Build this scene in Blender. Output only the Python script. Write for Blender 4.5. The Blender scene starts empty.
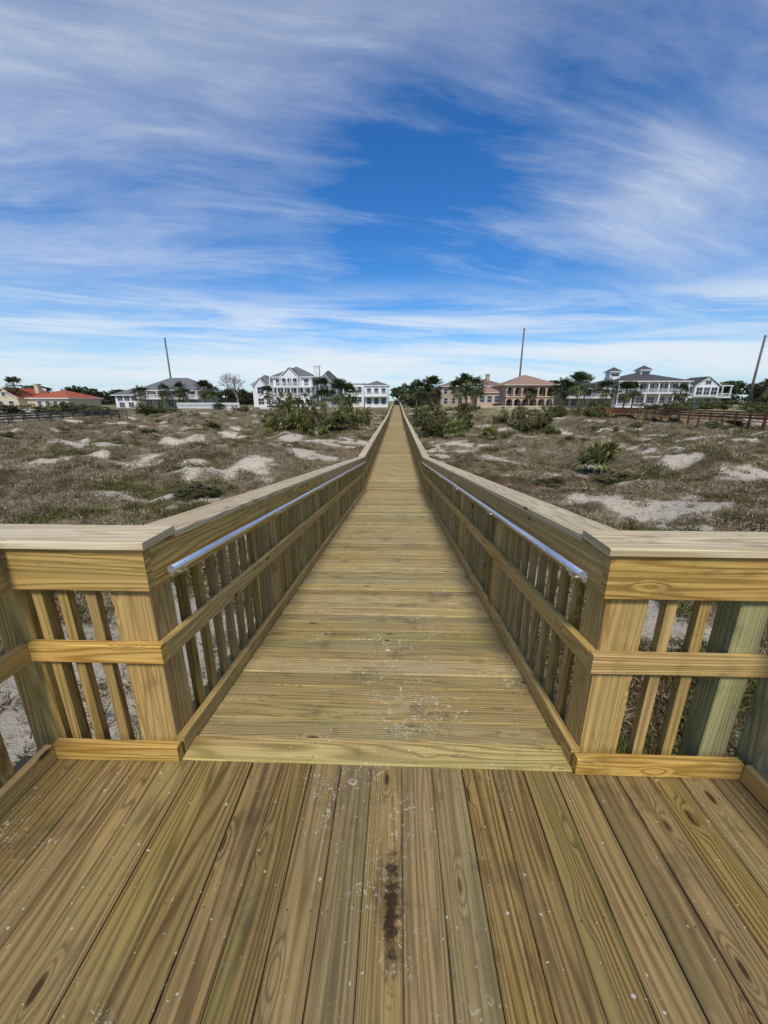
import bpy, math, random
import numpy as np
from mathutils import Vector
random.seed(7); np.random.seed(7)
scene=bpy.context.scene
COL=scene.collection
R=random.random
def U(a,b): return a+(b-a)*R()

# ------------------------------------------------------------------ helpers
class MB:
    def __init__(s): s.v=[];s.f=[];s.uv=[];s.seed=[];s.m=[]
    def face(s,pts,mat=0,uv=None,seed=0.0):
        b=len(s.v); s.v+= [tuple(p) for p in pts]; s.seed+=[seed]*len(pts)
        s.f.append(tuple(range(b,b+len(pts)))); s.m.append(mat)
        s.uv+= uv if uv else [(p[0]+p[1],p[2]) for p in pts]
    def box(s,x0,x1,y0,y1,z0,z1,mat=0,seed=None):
        if seed is None: seed=R()
        P=[(x0,y0,z0),(x1,y0,z0),(x1,y1,z0),(x0,y1,z0),(x0,y0,z1),(x1,y0,z1),(x1,y1,z1),(x0,y1,z1)]
        for q in ((0,3,2,1),(4,5,6,7),(0,1,5,4),(1,2,6,5),(2,3,7,6),(3,0,4,7)):
            s.face([P[i] for i in q],mat,None,seed)
    def beam(s,p0,p1,S,Up,w,h,c=0.003,seed=None,mat=0):
        if seed is None: seed=R()
        p0=Vector(p0);p1=Vector(p1);S=Vector(S);Up=Vector(Up)
        L=(p1-p0).length; u0=seed*53.0
        a=w/2;b=h/2
        if c>0: sec=[(-a+c,b),(a-c,b),(a,b-c),(a,-b+c),(a-c,-b),(-a+c,-b),(-a,-b+c),(-a,b-c)]
        else: sec=[(-a,b),(a,b),(a,-b),(-a,-b)]
        n=len(sec); base=len(s.v)
        for P in (p0,p1):
            for q in sec: s.v.append(tuple(P+S*q[0]+Up*q[1])); s.seed.append(seed)
        per=[0.0]
        for i in range(n):
            q=sec[i];r=sec[(i+1)%n]; per.append(per[-1]+math.hypot(q[0]-r[0],q[1]-r[1]))
        for i in range(n):
            j=(i+1)%n
            s.f.append((base+i,base+j,base+n+j,base+n+i)); s.m.append(mat)
            s.uv+=[(u0,per[i]-a),(u0,per[i+1]-a),(u0+L,per[i+1]-a),(u0+L,per[i]-a)]
        s.f.append(tuple(base+i for i in reversed(range(n)))); s.m.append(mat); s.uv+=[(u0+sec[i][0]*.25,sec[i][1]) for i in reversed(range(n))]
        s.f.append(tuple(base+n+i for i in range(n))); s.m.append(mat); s.uv+=[(u0+sec[i][0]*.25,sec[i][1]) for i in range(n)]
    def tube(s,pts,rads,n=8,mat=0,seed=0.0,cap=True):
        base=len(s.v); pts=[Vector(p) for p in pts]
        for k,p in enumerate(pts):
            d=(pts[min(k+1,len(pts)-1)]-pts[max(k-1,0)]).normalized()
            a=d.orthogonal().normalized() if k==0 else (a-d*a.dot(d)).normalized()
            b=d.cross(a)
            for i in range(n):
                t=2*math.pi*i/n
                s.v.append(tuple(p+(a*math.cos(t)+b*math.sin(t))*rads[k])); s.seed.append(seed)
        for k in range(len(pts)-1):
            for i in range(n):
                j=(i+1)%n
                s.f.append((base+k*n+i,base+k*n+j,base+(k+1)*n+j,base+(k+1)*n+i)); s.m.append(mat)
                s.uv+=[(k*.3,i/n),(k*.3,(i+1)/n),(k*.3+.3,(i+1)/n),(k*.3+.3,i/n)]
        if cap:
            s.f.append(tuple(base+i for i in reversed(range(n)))); s.m.append(mat); s.uv+=[(0,0)]*n
            e=base+(len(pts)-1)*n
            s.f.append(tuple(e+i for i in range(n))); s.m.append(mat); s.uv+=[(0,0)]*n
    def mesh(s,name,mats,smooth=False):
        me=bpy.data.meshes.new(name); me.from_pydata(s.v,[],s.f)
        for m in mats: me.materials.append(m)
        me.polygons.foreach_set("material_index",s.m)
        if smooth: me.polygons.foreach_set("use_smooth",[len(f)<=4 for f in s.f])
        l=me.uv_layers.new(name="UVMap"); l.data.foreach_set("uv",[c for p in s.uv for c in p])
        a=me.attributes.new("seed",'FLOAT','POINT'); a.data.foreach_set("value",s.seed)
        me.update(); return me
def obj(name,me,parent=None,loc=(0,0,0),rot=None):
    o=bpy.data.objects.new(name,me); COL.objects.link(o); o.location=loc
    if rot: o.rotation_euler=rot
    if parent: o.parent=parent
    return o
def top(o,label,cat,group=None):
    o["label"]=label; o["category"]=cat
    if group: o["group"]=group
    return o
def struct(o,label,cat):
    o["kind"]="structure"; o["label"]=label; o["category"]=cat; return o
def fastmesh(name,verts,nper,mats,seed,smooth=False):
    me=bpy.data.meshes.new(name); N=len(verts); F=N//nper
    me.vertices.add(N); me.vertices.foreach_set("co",np.asarray(verts,dtype=np.float32).ravel())
    me.loops.add(N); me.loops.foreach_set("vertex_index",np.arange(N,dtype=np.int32))
    me.polygons.add(F); me.polygons.foreach_set("loop_start",np.arange(0,N,nper,dtype=np.int32))
    try: me.polygons.foreach_set("loop_total",np.full(F,nper,dtype=np.int32))
    except Exception: pass
    for m in mats: me.materials.append(m)
    a=me.attributes.new("seed",'FLOAT','POINT'); a.data.foreach_set("value",np.asarray(seed,dtype=np.float32))
    me.update(calc_edges=True); me.validate(); return me

def _h(ix,iy,s):
    n=(ix.astype(np.int64)*374761393+iy.astype(np.int64)*668265263+s*974711)&0x7fffffff
    n=((n^(n>>13))*1274126177)&0x7fffffff
    return ((n^(n>>16))&0xffff)/65535.0
def vnoise(x,y,s=0):
    ix=np.floor(x);iy=np.floor(y);fx=x-ix;fy=y-iy
    fx=fx*fx*(3-2*fx);fy=fy*fy*(3-2*fy)
    a=_h(ix,iy,s);b=_h(ix+1,iy,s);c=_h(ix,iy+1,s);d=_h(ix+1,iy+1,s)
    return (a*(1-fx)+b*fx)*(1-fy)+(c*(1-fx)+d*fx)*fy
def fbm(x,y,s=0,o=4):
    t=0;a=.5;n=0
    for k in range(o):
        t=t+a*vnoise(x*2**k,y*2**k,s+k);n+=a;a*=.5
    return t/n
def gz(x,y):
    x=np.asarray(x,dtype=float);y=np.asarray(y,dtype=float)
    b=np.interp(y,[-50,0,12,40,80,112,200,4000],[-2.0,-2.1,-2.2,-2.1,-1.3,-.35,-.3,-.3])
    far=np.clip((118-y)/40,0,1)
    h=(fbm(x/8,y/8,3)-.45)*3.3+(fbm(x/2.6,y/2.6,9)-.5)*1.05+(fbm(x/.8,y/.8,12,2)-.5)*.24
    near=np.clip((np.abs(x)-1.5)/7,0.18,1)
    return b+h*far*near
def vegf(x,y):
    v=.80*fbm(x/4.4,y/3.2,21,4)+.12+1.1*(fbm(x/1.5,y/1.1,31,5)-.5)
    v=v-.75*np.exp(-(((x+3.4)/1.9)**2+((y-4.0)/2.2)**2))-.17*np.exp(-(((x+9)/8)**2+((y-30)/9)**2))-.14*np.exp(-(((x-17)/8)**2+((y-24)/7)**2))-.10*np.exp(-(((x+22)/9)**2+((y-40)/10)**2))
    return np.clip((v-.27)/.24,0,1)
def gz1(x,y): return float(gz(np.array([x]),np.array([y]))[0])

# ------------------------------------------------------------------ node helper
class N:
    def __init__(s,name,world=False):
        if world:
            s.t=world.node_tree
        else:
            s.mat=bpy.data.materials.new(name); s.mat.use_nodes=True; s.t=s.mat.node_tree
        s.t.nodes.clear()
    def n(s,ty,ins=None,**k):
        nd=s.t.nodes.new(ty)
        for a,b in k.items(): setattr(nd,a,b)
        if ins:
            for a,b in ins.items():
                s.set(nd.inputs[a],b)
        return nd
    def set(s,sock,v):
        if isinstance(v,bpy.types.NodeSocket): s.t.links.new(v,sock)
        elif v is not None:
            if isinstance(v,(tuple,list)) and len(v)==3 and len(sock.default_value)==4: v=tuple(v)+(1,)
            sock.default_value=v
    def m(s,op,a,b=None,c=None,clamp=False):
        nd=s.n('ShaderNodeMath',operation=op,use_clamp=clamp); s.set(nd.inputs[0],a)
        if b is not None: s.set(nd.inputs[1],b)
        if c is not None: s.set(nd.inputs[2],c)
        return nd.outputs[0]
    def mix(s,f,a,b,bt='MIX'):
        nd=s.n('ShaderNodeMix',data_type='RGBA',blend_type=bt); nd.clamp_factor=True
        s.set(nd.inputs[0],f); s.set(nd.inputs[6],a); s.set(nd.inputs[7],b); return nd.outputs[2]
    def mr(s,v,a,b,c=0.,d=1.,smooth=True):
        nd=s.n('ShaderNodeMapRange',interpolation_type='SMOOTHSTEP' if smooth else 'LINEAR')
        for i,x in enumerate((v,a,b,c,d)): s.set(nd.inputs[i],x)
        return nd.outputs[0]
    def xyz(s,x,y,z):
        nd=s.n('ShaderNodeCombineXYZ'); 
        for i,q in enumerate((x,y,z)): s.set(nd.inputs[i],q)
        return nd.outputs[0]
    def sep(s,v):
        nd=s.n('ShaderNodeSeparateXYZ'); s.set(nd.inputs[0],v); return nd.outputs
    def noise(s,v,sc=1.,det=3.,rough=.5,dist=0.):
        nd=s.n('ShaderNodeTexNoise'); s.set(nd.inputs['Vector'],v)
        nd.inputs['Scale'].default_value=sc; nd.inputs['Detail'].default_value=det; nd.inputs['Roughness'].default_value=rough; nd.inputs['Distortion'].default_value=dist
        return nd.outputs[0]
    def out(s,col,rough=.7,bump=None,bs=.3,bd=.01,metal=0.,spec=.3):
        b=s.n('ShaderNodeBsdfPrincipled'); s.set(b.inputs['Base Color'],col); s.set(b.inputs['Roughness'],rough); s.set(b.inputs['Metallic'],metal)
        b.inputs['Specular IOR Level'].default_value=spec
        if bump is not None:
            bn=s.n('ShaderNodeBump'); bn.inputs['Strength'].default_value=bs; bn.inputs['Distance'].default_value=bd
            s.set(bn.inputs['Height'],bump); s.t.links.new(bn.outputs[0],b.inputs['Normal'])
        o=s.n('ShaderNodeOutputMaterial'); s.t.links.new(b.outputs[0],o.inputs[0]); return s.mat

def wood(name,light,dark,green=.3,sand=0.,grain=1.,weather=.2,var=.35,ringk=16.,stain=False,gcol=(.36,.36,.13),grime=.42,wcol=(.36,.30,.19)):
    k=N(name)
    uv=k.sep(k.n('ShaderNodeUVMap',uv_map='UVMap').outputs[0])
    at=k.n('ShaderNodeAttribute',attribute_name='seed').outputs['Fac']
    rnd=k.n('ShaderNodeObjectInfo').outputs['Random']
    P=k.n('ShaderNodeNewGeometry').outputs['Position']
    sd=k.m('ADD',k.m('MULTIPLY',at,37.3),k.m('MULTIPLY',rnd,91.7))
    wn=k.n('ShaderNodeTexWhiteNoise',noise_dimensions='1D'); k.set(wn.inputs['W'],sd)
    wc=k.sep(wn.outputs['Color'])
    u,v=uv[0],uv[1]
    n1=k.noise(k.xyz(k.m('MULTIPLY',u,.42),k.m('MULTIPLY',v,7.),sd),1.,2.,.35,.0)
    vor=k.n('ShaderNodeTexVoronoi'); k.set(vor.inputs['Vector'],k.xyz(k.m('MULTIPLY',u,2.3),k.m('MULTIPLY',v,6.8),k.m('MULTIPLY',sd,1.7)))
    vor.inputs['Scale'].default_value=1.0
    d=vor.outputs['Distance']
    kk=k.mr(d,0.,.26,1.,0.)
    lin=k.m('MULTIPLY',v,k.m('MULTIPLY_ADD',wc[0],48.,6.))
    fld=k.m('ADD',k.m('ADD',k.m('MULTIPLY',n1,ringk),lin),k.m('MULTIPLY',kk,2.8))
    s=k.m('MULTIPLY_ADD',k.m('SINE',k.m('MULTIPLY',fld,6.283)),.5,.5)
    s=k.m('POWER',s,2.2)
    fib=k.noise(k.xyz(k.m('MULTIPLY',u,3.0),k.m('MULTIPLY',v,230.),sd),1.,3.,.65)
    str_=k.noise(k.xyz(k.m('MULTIPLY',u,.9),k.m('MULTIPLY',v,60.),sd),1.,2.,.6)
    core=k.mr(d,.05,.11,1.,0.)
    c=k.mix(k.m('MULTIPLY',k.m('MULTIPLY',s,k.m('MULTIPLY_ADD',wc[2],.4,.65)),.82*grain),light,dark)
    c=k.mix(k.m('MULTIPLY',k.mr(fib,.40,.70),.50*grain),c,dark)
    c=k.mix(k.m('MULTIPLY',k.mr(str_,.43,.72),.55*grain),c,dark)
    gn=k.noise(k.xyz(k.m('MULTIPLY',u,.8),k.m('MULTIPLY',v,9.),sd),1.,3.,.6)
    c=k.mix(k.m('MULTIPLY',k.m('MULTIPLY',k.mr(wc[0],.2,1.,.3,1.),k.mr(gn,.35,.65)),green),c,gcol)
    big=k.noise(P,1.3,4.,.65)
    c=k.mix(k.m('MULTIPLY',k.mr(big,.42,.72),weather),c,wcol)
    val=k.m('MULTIPLY_ADD',wc[1],var,1.-var*.5)
    hs=k.n('ShaderNodeHueSaturation'); k.set(hs.inputs['Color'],c); k.set(hs.inputs['Value'],val); k.set(hs.inputs['Saturation'],k.m('MULTIPLY_ADD',wc[2],.15,.95))
    c=hs.outputs[0]
    c=k.mix(k.m('MULTIPLY',core,.9),c,(.050,.022,.009))
    blot=k.noise(P,3.3,5.,.7)
    c=k.mix(k.m('MULTIPLY',k.mr(blot,.53,.68),grime),c,k.mix(.65,c,(.05,.035,.02)))
    bl2=k.noise(k.xyz(k.m('MULTIPLY',u,4.),k.m('MULTIPLY',v,16.),k.m('ADD',sd,9.)),1.,4.,.7)
    c=k.mix(k.m('MULTIPLY',k.mr(bl2,.60,.72),grime*1.1),c,k.mix(.8,c,(.055,.032,.016)))
    if sand>0:
        a=k.noise(P,1.6,4.,.7,.4); b2=k.noise(P,30.,5.,.8,.6); b3=k.noise(P,110.,3.,.7)
        q=k.sep(P)
        foc=k.m('MULTIPLY',k.mr(k.m('ABSOLUTE',k.m('SUBTRACT',q[0],.22)),.1,.8,.13,-.02),k.mr(k.m('ABSOLUTE',k.m('SUBTRACT',q[1],1.95)),.3,1.6,1.,.15))
        sm=k.m('MULTIPLY',k.mr(k.m('ADD',a,foc),.55,.67),k.mr(k.m('ADD',k.m('MULTIPLY',b2,.6),k.m('MULTIPLY',b3,.4)),.54,.60))
        c=k.mix(k.m('MULTIPLY',sm,sand),c,(.68,.62,.52))
        sp=k.noise(P,46.,2.,.5); c=k.mix(k.m('MULTIPLY',k.mr(sp,.715,.74),.8*sand),c,(.68,.64,.56))
    if stain:
        q=k.sep(P); wob=k.noise(P,26.,4.,.75)
        ex=k.m('DIVIDE',k.m('SUBTRACT',q[0],.068),.022); ey=k.m('DIVIDE',k.m('SUBTRACT',q[1],.84),.13)
        rr=k.m('SQRT',k.m('ADD',k.m('MULTIPLY',ex,ex),k.m('MULTIPLY',ey,ey)))
        st=k.mr(k.m('ADD',rr,k.m('MULTIPLY_ADD',wob,4.2,-2.1)),.4,1.6,1.,0.)
        c=k.mix(k.m('MULTIPLY',st,.92),c,(.030,.014,.007))
    h=k.m('ADD',k.m('ADD',k.m('MULTIPLY',s,.6),k.m('MULTIPLY',fib,.5)),k.m('MULTIPLY',str_,.5))
    return k.out(c,k.m('MULTIPLY_ADD',fib,.2,.6),h,.8,.0028,spec=.2)

def plain(name,col,rough=.7,var=.15,sc=3.,metal=0.,bs=.1,spec=.3):
    k=N(name); P=k.n('ShaderNodeTexCoord').outputs['Object']
    n=k.noise(P,sc,4.,.6)
    c=k.mix(k.mr(n,.3,.7),tuple(x*(1-var) for x in col),tuple(min(1,x*(1+var)) for x in col))
    return k.out(c,rough,n,bs,.01,metal,spec)
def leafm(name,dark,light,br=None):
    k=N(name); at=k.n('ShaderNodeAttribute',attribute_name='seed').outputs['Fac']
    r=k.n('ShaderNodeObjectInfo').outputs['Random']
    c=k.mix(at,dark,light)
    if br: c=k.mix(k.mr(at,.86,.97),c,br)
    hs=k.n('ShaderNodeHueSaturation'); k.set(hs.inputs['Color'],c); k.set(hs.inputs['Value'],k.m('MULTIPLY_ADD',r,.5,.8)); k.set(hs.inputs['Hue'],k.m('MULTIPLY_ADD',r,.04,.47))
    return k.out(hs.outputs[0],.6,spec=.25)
def rooft(name,a,b,rows=3.5):
    k=N(name); P=k.n('ShaderNodeTexCoord').outputs['Object']; q=k.sep(P)
    st=k.m('FRACT',k.m('MULTIPLY',q[2],rows)); n=k.noise(P,2.5,4.,.7)
    c=k.mix(n,a,b); c=k.mix(k.m('MULTIPLY',k.mr(st,0.,.25,1.,0.),.45),c,tuple(x*.4 for x in a))
    return k.out(c,.85,st,.3,.05)

M={}
M['deck']=wood('platform_plank_wood',(.385,.265,.105),(.075,.043,.016),green=.42,sand=.9,weather=.30,var=.30,stain=True,gcol=(.23,.22,.08),grime=.6,wcol=(.26,.205,.11))
M['ramp']=wood('walkway_plank_wood',(.56,.425,.195),(.20,.130,.050),green=.42,sand=.95,weather=.35,var=.50,grain=.9,grime=.6,wcol=(.35,.28,.165))
M['rail']=wood('railing_pine',(.66,.445,.155),(.27,.140,.036),green=.28,weather=.10,var=.28)
M['cap']=wood('cap_rail_pine',(.74,.62,.42),(.36,.26,.13),green=.06,weather=.25,var=.14,grain=.9,grime=.35)
M['balu']=wood('baluster_pine',(.48,.325,.12),(.19,.115,.038),green=.35,weather=.1,var=.45)
M['postg']=wood('green_treated_post',(.56,.49,.24),(.17,.14,.055),green=.65,weather=.35,var=.15,grain=1.,gcol=(.36,.38,.18),grime=.6)
M['oldwood']=wood('old_red_wood',(.24,.095,.05),(.11,.045,.022),green=.05,weather=.1,var=.4)
M['grywood']=wood('old_grey_wood',(.13,.11,.09),(.06,.05,.04),green=.05,weather=.3,var=.4)
M['metal']=plain('satin_aluminium',(.80,.82,.86),.30,.06,20.,.9,.02,.5)
M['screw']=plain('dark_screw',(.09,.065,.04),.6)
M['white']=plain('white_paint',(.76,.76,.74),.6,.06)
M['pgrey']=plain('pale_grey_siding',(.36,.40,.45),.7,.08)
M['cream']=plain('cream_stucco',(.62,.53,.36),.8,.08)
M['tan']=plain('tan_stucco',(.40,.30,.20),.8,.1)
M['pink']=plain('pale_pink_stucco',(.54,.385,.29),.8,.1)
M['beige']=plain('beige_stucco',(.46,.41,.31),.8,.08)
M['glass']=plain('dark_window_glass',(.035,.05,.065),.12,.2,.5,0.,.0,.6)
M['rgrey']=rooft('grey_shingle_roof',(.12,.12,.12),(.20,.195,.19))
M['rdark']=rooft('dark_shingle_roof',(.06,.055,.055),(.115,.105,.10))
M['rred']=rooft('red_tile_roof',(.34,.075,.03),(.46,.13,.06))
M['rpink']=rooft('faded_terracotta_roof',(.27,.165,.12),(.38,.25,.18))
M['rbrown']=rooft('brown_roof',(.17,.11,.08),(.26,.18,.13))
M['bark']=plain('bark',(.13,.10,.075),.9,.35,8.,0.,.6)
M['pbark']=plain('palm_bark',(.17,.14,.11),.9,.35,8.,0.,.6)
M['gbark']=plain('pale_bare_bark',(.24,.21,.18),.9,.2,8.,0.,.5)
M['pole']=plain('pole_wood',(.16,.13,.11),.85,.2,4.)
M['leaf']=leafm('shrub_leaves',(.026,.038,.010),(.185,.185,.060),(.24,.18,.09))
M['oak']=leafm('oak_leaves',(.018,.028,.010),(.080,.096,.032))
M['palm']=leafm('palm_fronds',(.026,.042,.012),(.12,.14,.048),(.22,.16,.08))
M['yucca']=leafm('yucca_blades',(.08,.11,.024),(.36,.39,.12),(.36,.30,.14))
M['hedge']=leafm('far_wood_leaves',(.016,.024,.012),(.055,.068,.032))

# ------------------------------------------------------------------ ground
def ground_mat():
    k=N('dune_ground'); P=k.n('ShaderNodeNewGeometry').outputs['Position']; q=k.sep(P)
    veg=k.n('ShaderNodeAttribute',attribute_name='veg').outputs['Fac']
    lawn=k.n('ShaderNodeAttribute',attribute_name='lawn').outputs['Fac']
    n1=k.noise(P,1.2,6.,.7); n2=k.noise(P,5.5,7.,.82); n3=k.noise(P,.35,4.,.65); n4=k.noise(P,38.,3.,.7)
    sand=k.mix(n1,(.60,.515,.375),(.82,.735,.58)); sand=k.mix(k.m('MULTIPLY',k.mr(n2,.48,.68),.55),sand,(.30,.24,.15))
    sand=k.mix(k.m('MULTIPLY',k.mr(n4,.54,.70),.40),sand,(.22,.17,.10))
    br=k.mix(k.mr(n2,.35,.65),(.105,.080,.045),(.36,.29,.175)); br=k.mix(k.m('MULTIPLY',k.mr(n4,.4,.65),.55),br,(.070,.054,.030))
    br=k.mix(k.m('MULTIPLY',k.mr(n3,.50,.66),.6),br,(.085,.088,.030))
    f=k.m('ADD',veg,k.m('ADD',k.m('MULTIPLY_ADD',n2,2.8,-1.4),k.m('MULTIPLY_ADD',n4,1.1,-.55))); f=k.mr(f,0.,.62)
    c=k.mix(f,sand,br)
    lw=k.mix(n2,(.13,.135,.045),(.34,.30,.14)); c=k.mix(k.m('MULTIPLY',lawn,k.mr(k.noise(P,.12,3.,.6),.3,.55)),c,lw)
    h=k.m('ADD',k.m('MULTIPLY',n2,1.),k.m('MULTIPLY',n4,.3))
    return k.out(c,.95,h,.9,.14,spec=.1)
def build_ground():
    ys=[-40.]
    y=-40.
    while y<4000:
        dy=max(.16,abs(y)*.020) if y>0 else max(.25,-y*.1)
        y+=dy; ys.append(y)
    ys=np.array(ys); nx=401
    uu=np.linspace(-1,1,nx); uu=np.sign(uu)*np.abs(uu)**1.25
    Y=np.repeat(ys,nx).reshape(-1,nx); W=(26+1.55*np.maximum(Y,0)); X=uu[None,:]*W
    Z=gz(X,Y); ny=len(ys)
    idx=np.arange(ny*nx).reshape(ny,nx)
    F=np.stack([idx[:-1,:-1],idx[:-1,1:],idx[1:,1:],idx[1:,:-1]],-1).reshape(-1,4)
    me=bpy.data.meshes.new('ground'); me.vertices.add(ny*nx); me.vertices.foreach_set('co',np.stack([X,Y,Z],-1).astype(np.float32).ravel())
    me.loops.add(F.size); me.loops.foreach_set('vertex_index',F.astype(np.int32).ravel())
    me.polygons.add(len(F)); me.polygons.foreach_set('loop_start',np.arange(0,F.size,4,dtype=np.int32))
    me.polygons.foreach_set('use_smooth',np.ones(len(F),dtype=bool))
    me.update(calc_edges=True); me.validate()
    v=vegf(X,Y); a=me.attributes.new('veg','FLOAT','POINT'); a.data.foreach_set('value',v.ravel().astype(np.float32))
    l=np.clip((Y-60)/18,0,1)*np.clip((X-6)/8,0,1)+np.clip((Y-100)/12,0,1); a=me.attributes.new('lawn','FLOAT','POINT'); a.data.foreach_set('value',np.clip(l,0,1).ravel().astype(np.float32))
    me.materials.append(ground_mat())
    struct(obj('ground',me),"sandy dune ground with brown matted scrub and bare sand","ground")
build_ground()

def build_scrub():
    n=115000
    r=2.6*np.exp(np.random.rand(n)*math.log(105/2.6)); th=np.radians(np.random.uniform(-52,54,n))
    x=r*np.sin(th); y=r*np.cos(th)
    ok=(vegf(x,y)*1.1+np.random.rand(n)*.70>.84)&((np.abs(x)>1.4))
    plat=(np.abs(x)<1.9)&(y<1.6); ok&=~plat
    x=x[ok];y=y[ok];r=r[ok]; n=len(x); z=gz(x,y)
    B=10
    sc=np.clip(.50+r*.020,.55,1.7)
    typ=.6*vnoise(x/2.6,y/2.2,55)+.4*vnoise(x/.7,y/.7,58)
    rust=vnoise(x/3.1,y/2.4,77)
    X=np.repeat(x,B);Y=np.repeat(y,B);Z=np.repeat(z,B);S=np.repeat(sc,B);T=np.repeat(typ,B);RU=np.repeat(rust,B); m=n*B
    az=np.random.rand(m)*2*math.pi; lean=np.random.uniform(.35,1.45,m); L=np.random.uniform(.08,.25,m)*S
    bx=X+np.random.normal(0,.11,m)*S; by=Y+np.random.normal(0,.11,m)*S
    w=np.random.uniform(.005,.012,m)*S*(1+.6*(T<.3))
    tx=bx+np.cos(az)*np.sin(lean)*L; ty=by+np.sin(az)*np.sin(lean)*L; tz=Z+np.cos(lean)*L
    px=-np.sin(az)*w;py=np.cos(az)*w
    V=np.empty((m,3,3)); V[:,0]=np.stack([bx-px,by-py,Z-.02],-1);V[:,1]=np.stack([bx+px,by+py,Z-.02],-1);V[:,2]=np.stack([tx,ty,tz],-1)
    tuft=np.repeat(np.random.rand(n),B)
    seed=np.where(T<.34,np.random.uniform(0,.25,m),np.where(RU<.28,np.random.uniform(.28,.42,m),.5+.5*np.clip(np.random.rand(m)*.6+tuft*.4,0,1)))
    K=9500
    r=4.5*np.exp(np.random.rand(K)*math.log(90/4.5)); th=np.radians(np.random.uniform(-52,54,K)); cx=r*np.sin(th); cy=r*np.cos(th)
    ok=(np.abs(cx)>1.9)&(vegf(cx,cy)+np.random.rand(K)*.6>.55)
    cx=cx[ok];cy=cy[ok];r=r[ok];K=len(cx); cz=gz(cx,cy); rad=np.random.uniform(.12,.40,K)*np.clip(.7+r*.02,.8,1.9)
    b=58; m2=K*b
    d=np.random.normal(size=(m2,3)); d/=np.linalg.norm(d,axis=1)[:,None]; d[:,2]=np.abs(d[:,2])
    q=d*(np.random.uniform(.3,1.05,m2)[:,None])*np.repeat(rad,b)[:,None]; q[:,2]*=.75
    C=np.stack([np.repeat(cx,b),np.repeat(cy,b),np.repeat(cz,b)-.02],-1)+q
    a=d+np.random.normal(0,.7,(m2,3)); a/=np.linalg.norm(a,axis=1)[:,None]; bb=np.cross(a,np.random.normal(size=(m2,3))); bb/=np.linalg.norm(bb,axis=1)[:,None]
    s=np.repeat(rad,b)[:,None]*np.random.uniform(.18,.42,(m2,1))
    V2=np.stack([C-a*s*.5-bb*s*.13,C-a*s*.5+bb*s*.13,C+a*s],1)
    kt=vnoise(cx/2.6,cy/2.2,55)+np.random.normal(0,.16,K)
    ks=np.where(kt<.40,np.random.uniform(.02,.24,K),np.where(kt<.56,np.random.uniform(.28,.40,K),np.random.uniform(.48,.85,K)))
    s2=np.clip(np.repeat(ks,b)+np.random.normal(0,.045,m2),0,1)
    k=N('dune_scrub'); at=k.n('ShaderNodeAttribute',attribute_name='seed').outputs['Fac']
    cr=k.n('ShaderNodeValToRGB'); k.set(cr.inputs[0],at); e=cr.color_ramp.elements
    e[0].position=0;e[0].color=(.042,.050,.014,1);e[1].position=1;e[1].color=(.58,.49,.31,1)
    for p,c in ((.24,(.17,.165,.050)),(.30,(.095,.058,.034)),(.43,(.22,.145,.082)),(.50,(.125,.095,.056)),(.75,(.34,.27,.165))):
        g=e.new(p);g.color=c+(1,)
    mat=k.out(cr.outputs[0],.85,spec=.1)
    VV=np.concatenate([V.reshape(-1,3),V2.reshape(-1,3)]); SS=np.concatenate([np.repeat(seed,3),np.repeat(s2,3)])
    me=fastmesh('dune_grass',VV,3,[mat],SS)
    o=obj('dune_grass',me); o["kind"]="stuff"; o["label"]="brown dry scrub and grass tufts covering the dunes"; o["category"]="grass"
build_scrub()

# ------------------------------------------------------------------ boardwalk
Y0=1.34; YK=11.4; YE=126.
SL=1.10/(YK-Y0)
def dz(y):
    if y<=Y0: return 0.
    if y<=YK: return -(y-Y0)*SL
    if y<=45: return -1.10
    return -1.10+(y-45)*1.4/(YE-45)
X_,Y_,Z_=(1,0,0),(0,1,0),(0,0,1)
XL,XR=-1.49,1.585
mb=MB(); x=XL-.18; pw=.1365
while x<XR+.16:
    w=pw; dzr=U(-.002,.002)
    mb.beam((x+w/2,-1.5,-.019+dzr),(x+w/2,Y0-.002,-.019+dzr),X_,Z_,w-U(.0015,.005),.038,.004)
    for yy in (.42,.83,1.24,.01,-.5,-1.0):
        for sx in (.028,w-.028):
            if R()<.3: continue
            cx=x+sx+U(-.008,.008);cy=yy+U(-.014,.014)
            mb.face([(cx+.003*math.cos(t),cy+.003*math.sin(t),dzr+.0006) for t in [i*math.pi/4 for i in range(8)]],1)
    x+=w
o=obj('platform_deck',mb.mesh('platform_deck',[M['deck'],M['screw']]))
struct(o,"brown timber platform of lengthwise planks with screws and sand smears","deck")
mb=MB(); 
for yy in (.42,.83,1.24,.01,-.5,-1.0): mb.beam((XL-.16,yy,-.14),(XR+.16,yy,-.14),Y_,Z_,.05,.19,0)
for px_ in (-1.5,-.5,.5,1.5): mb.beam((px_,1.1,-2.6),(px_,1.1,-.235),X_,Y_,.15,.15,0)
o=obj('joist',mb.mesh('platform_joists',[M['balu']]),parent=o)
mb=MB(); y=Y0+.0; i=0
while y<YE:
    w=.1405; 
    za=dz(y);zb=dz(y+w)
    if i==0: za=zb=0.002
    n=Vector((0,w,zb-za)).normalized(); up=Vector((0,-n.z,n.y))
    c=Vector((0,y+w/2,(za+zb)/2-.019+U(-.002,.002)))
    ang=U(-.002,.002)
    mb.beam(c+Vector((-1.08,ang,0)),c+Vector((1.06,-ang,0)),n,up,w-(U(.004,.011) if y<14 else .008),.038,.005 if y<14 else 0)
    if y<9:
        for sx in (-.80,-.30,.24,.80):
            for sy in (-.035,.035):
                if R()<.2: continue
                q=c+n*(sy+U(-.008,.008))+up*.0196+Vector((sx+U(-.015,.015),0,0))
                mb.face([q+Vector((.0034*math.cos(t),0,0))+n*(.0034*math.sin(t)) for t in [j*math.pi/4 for j in range(8)]],1)
    y+=w;i+=1
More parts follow.
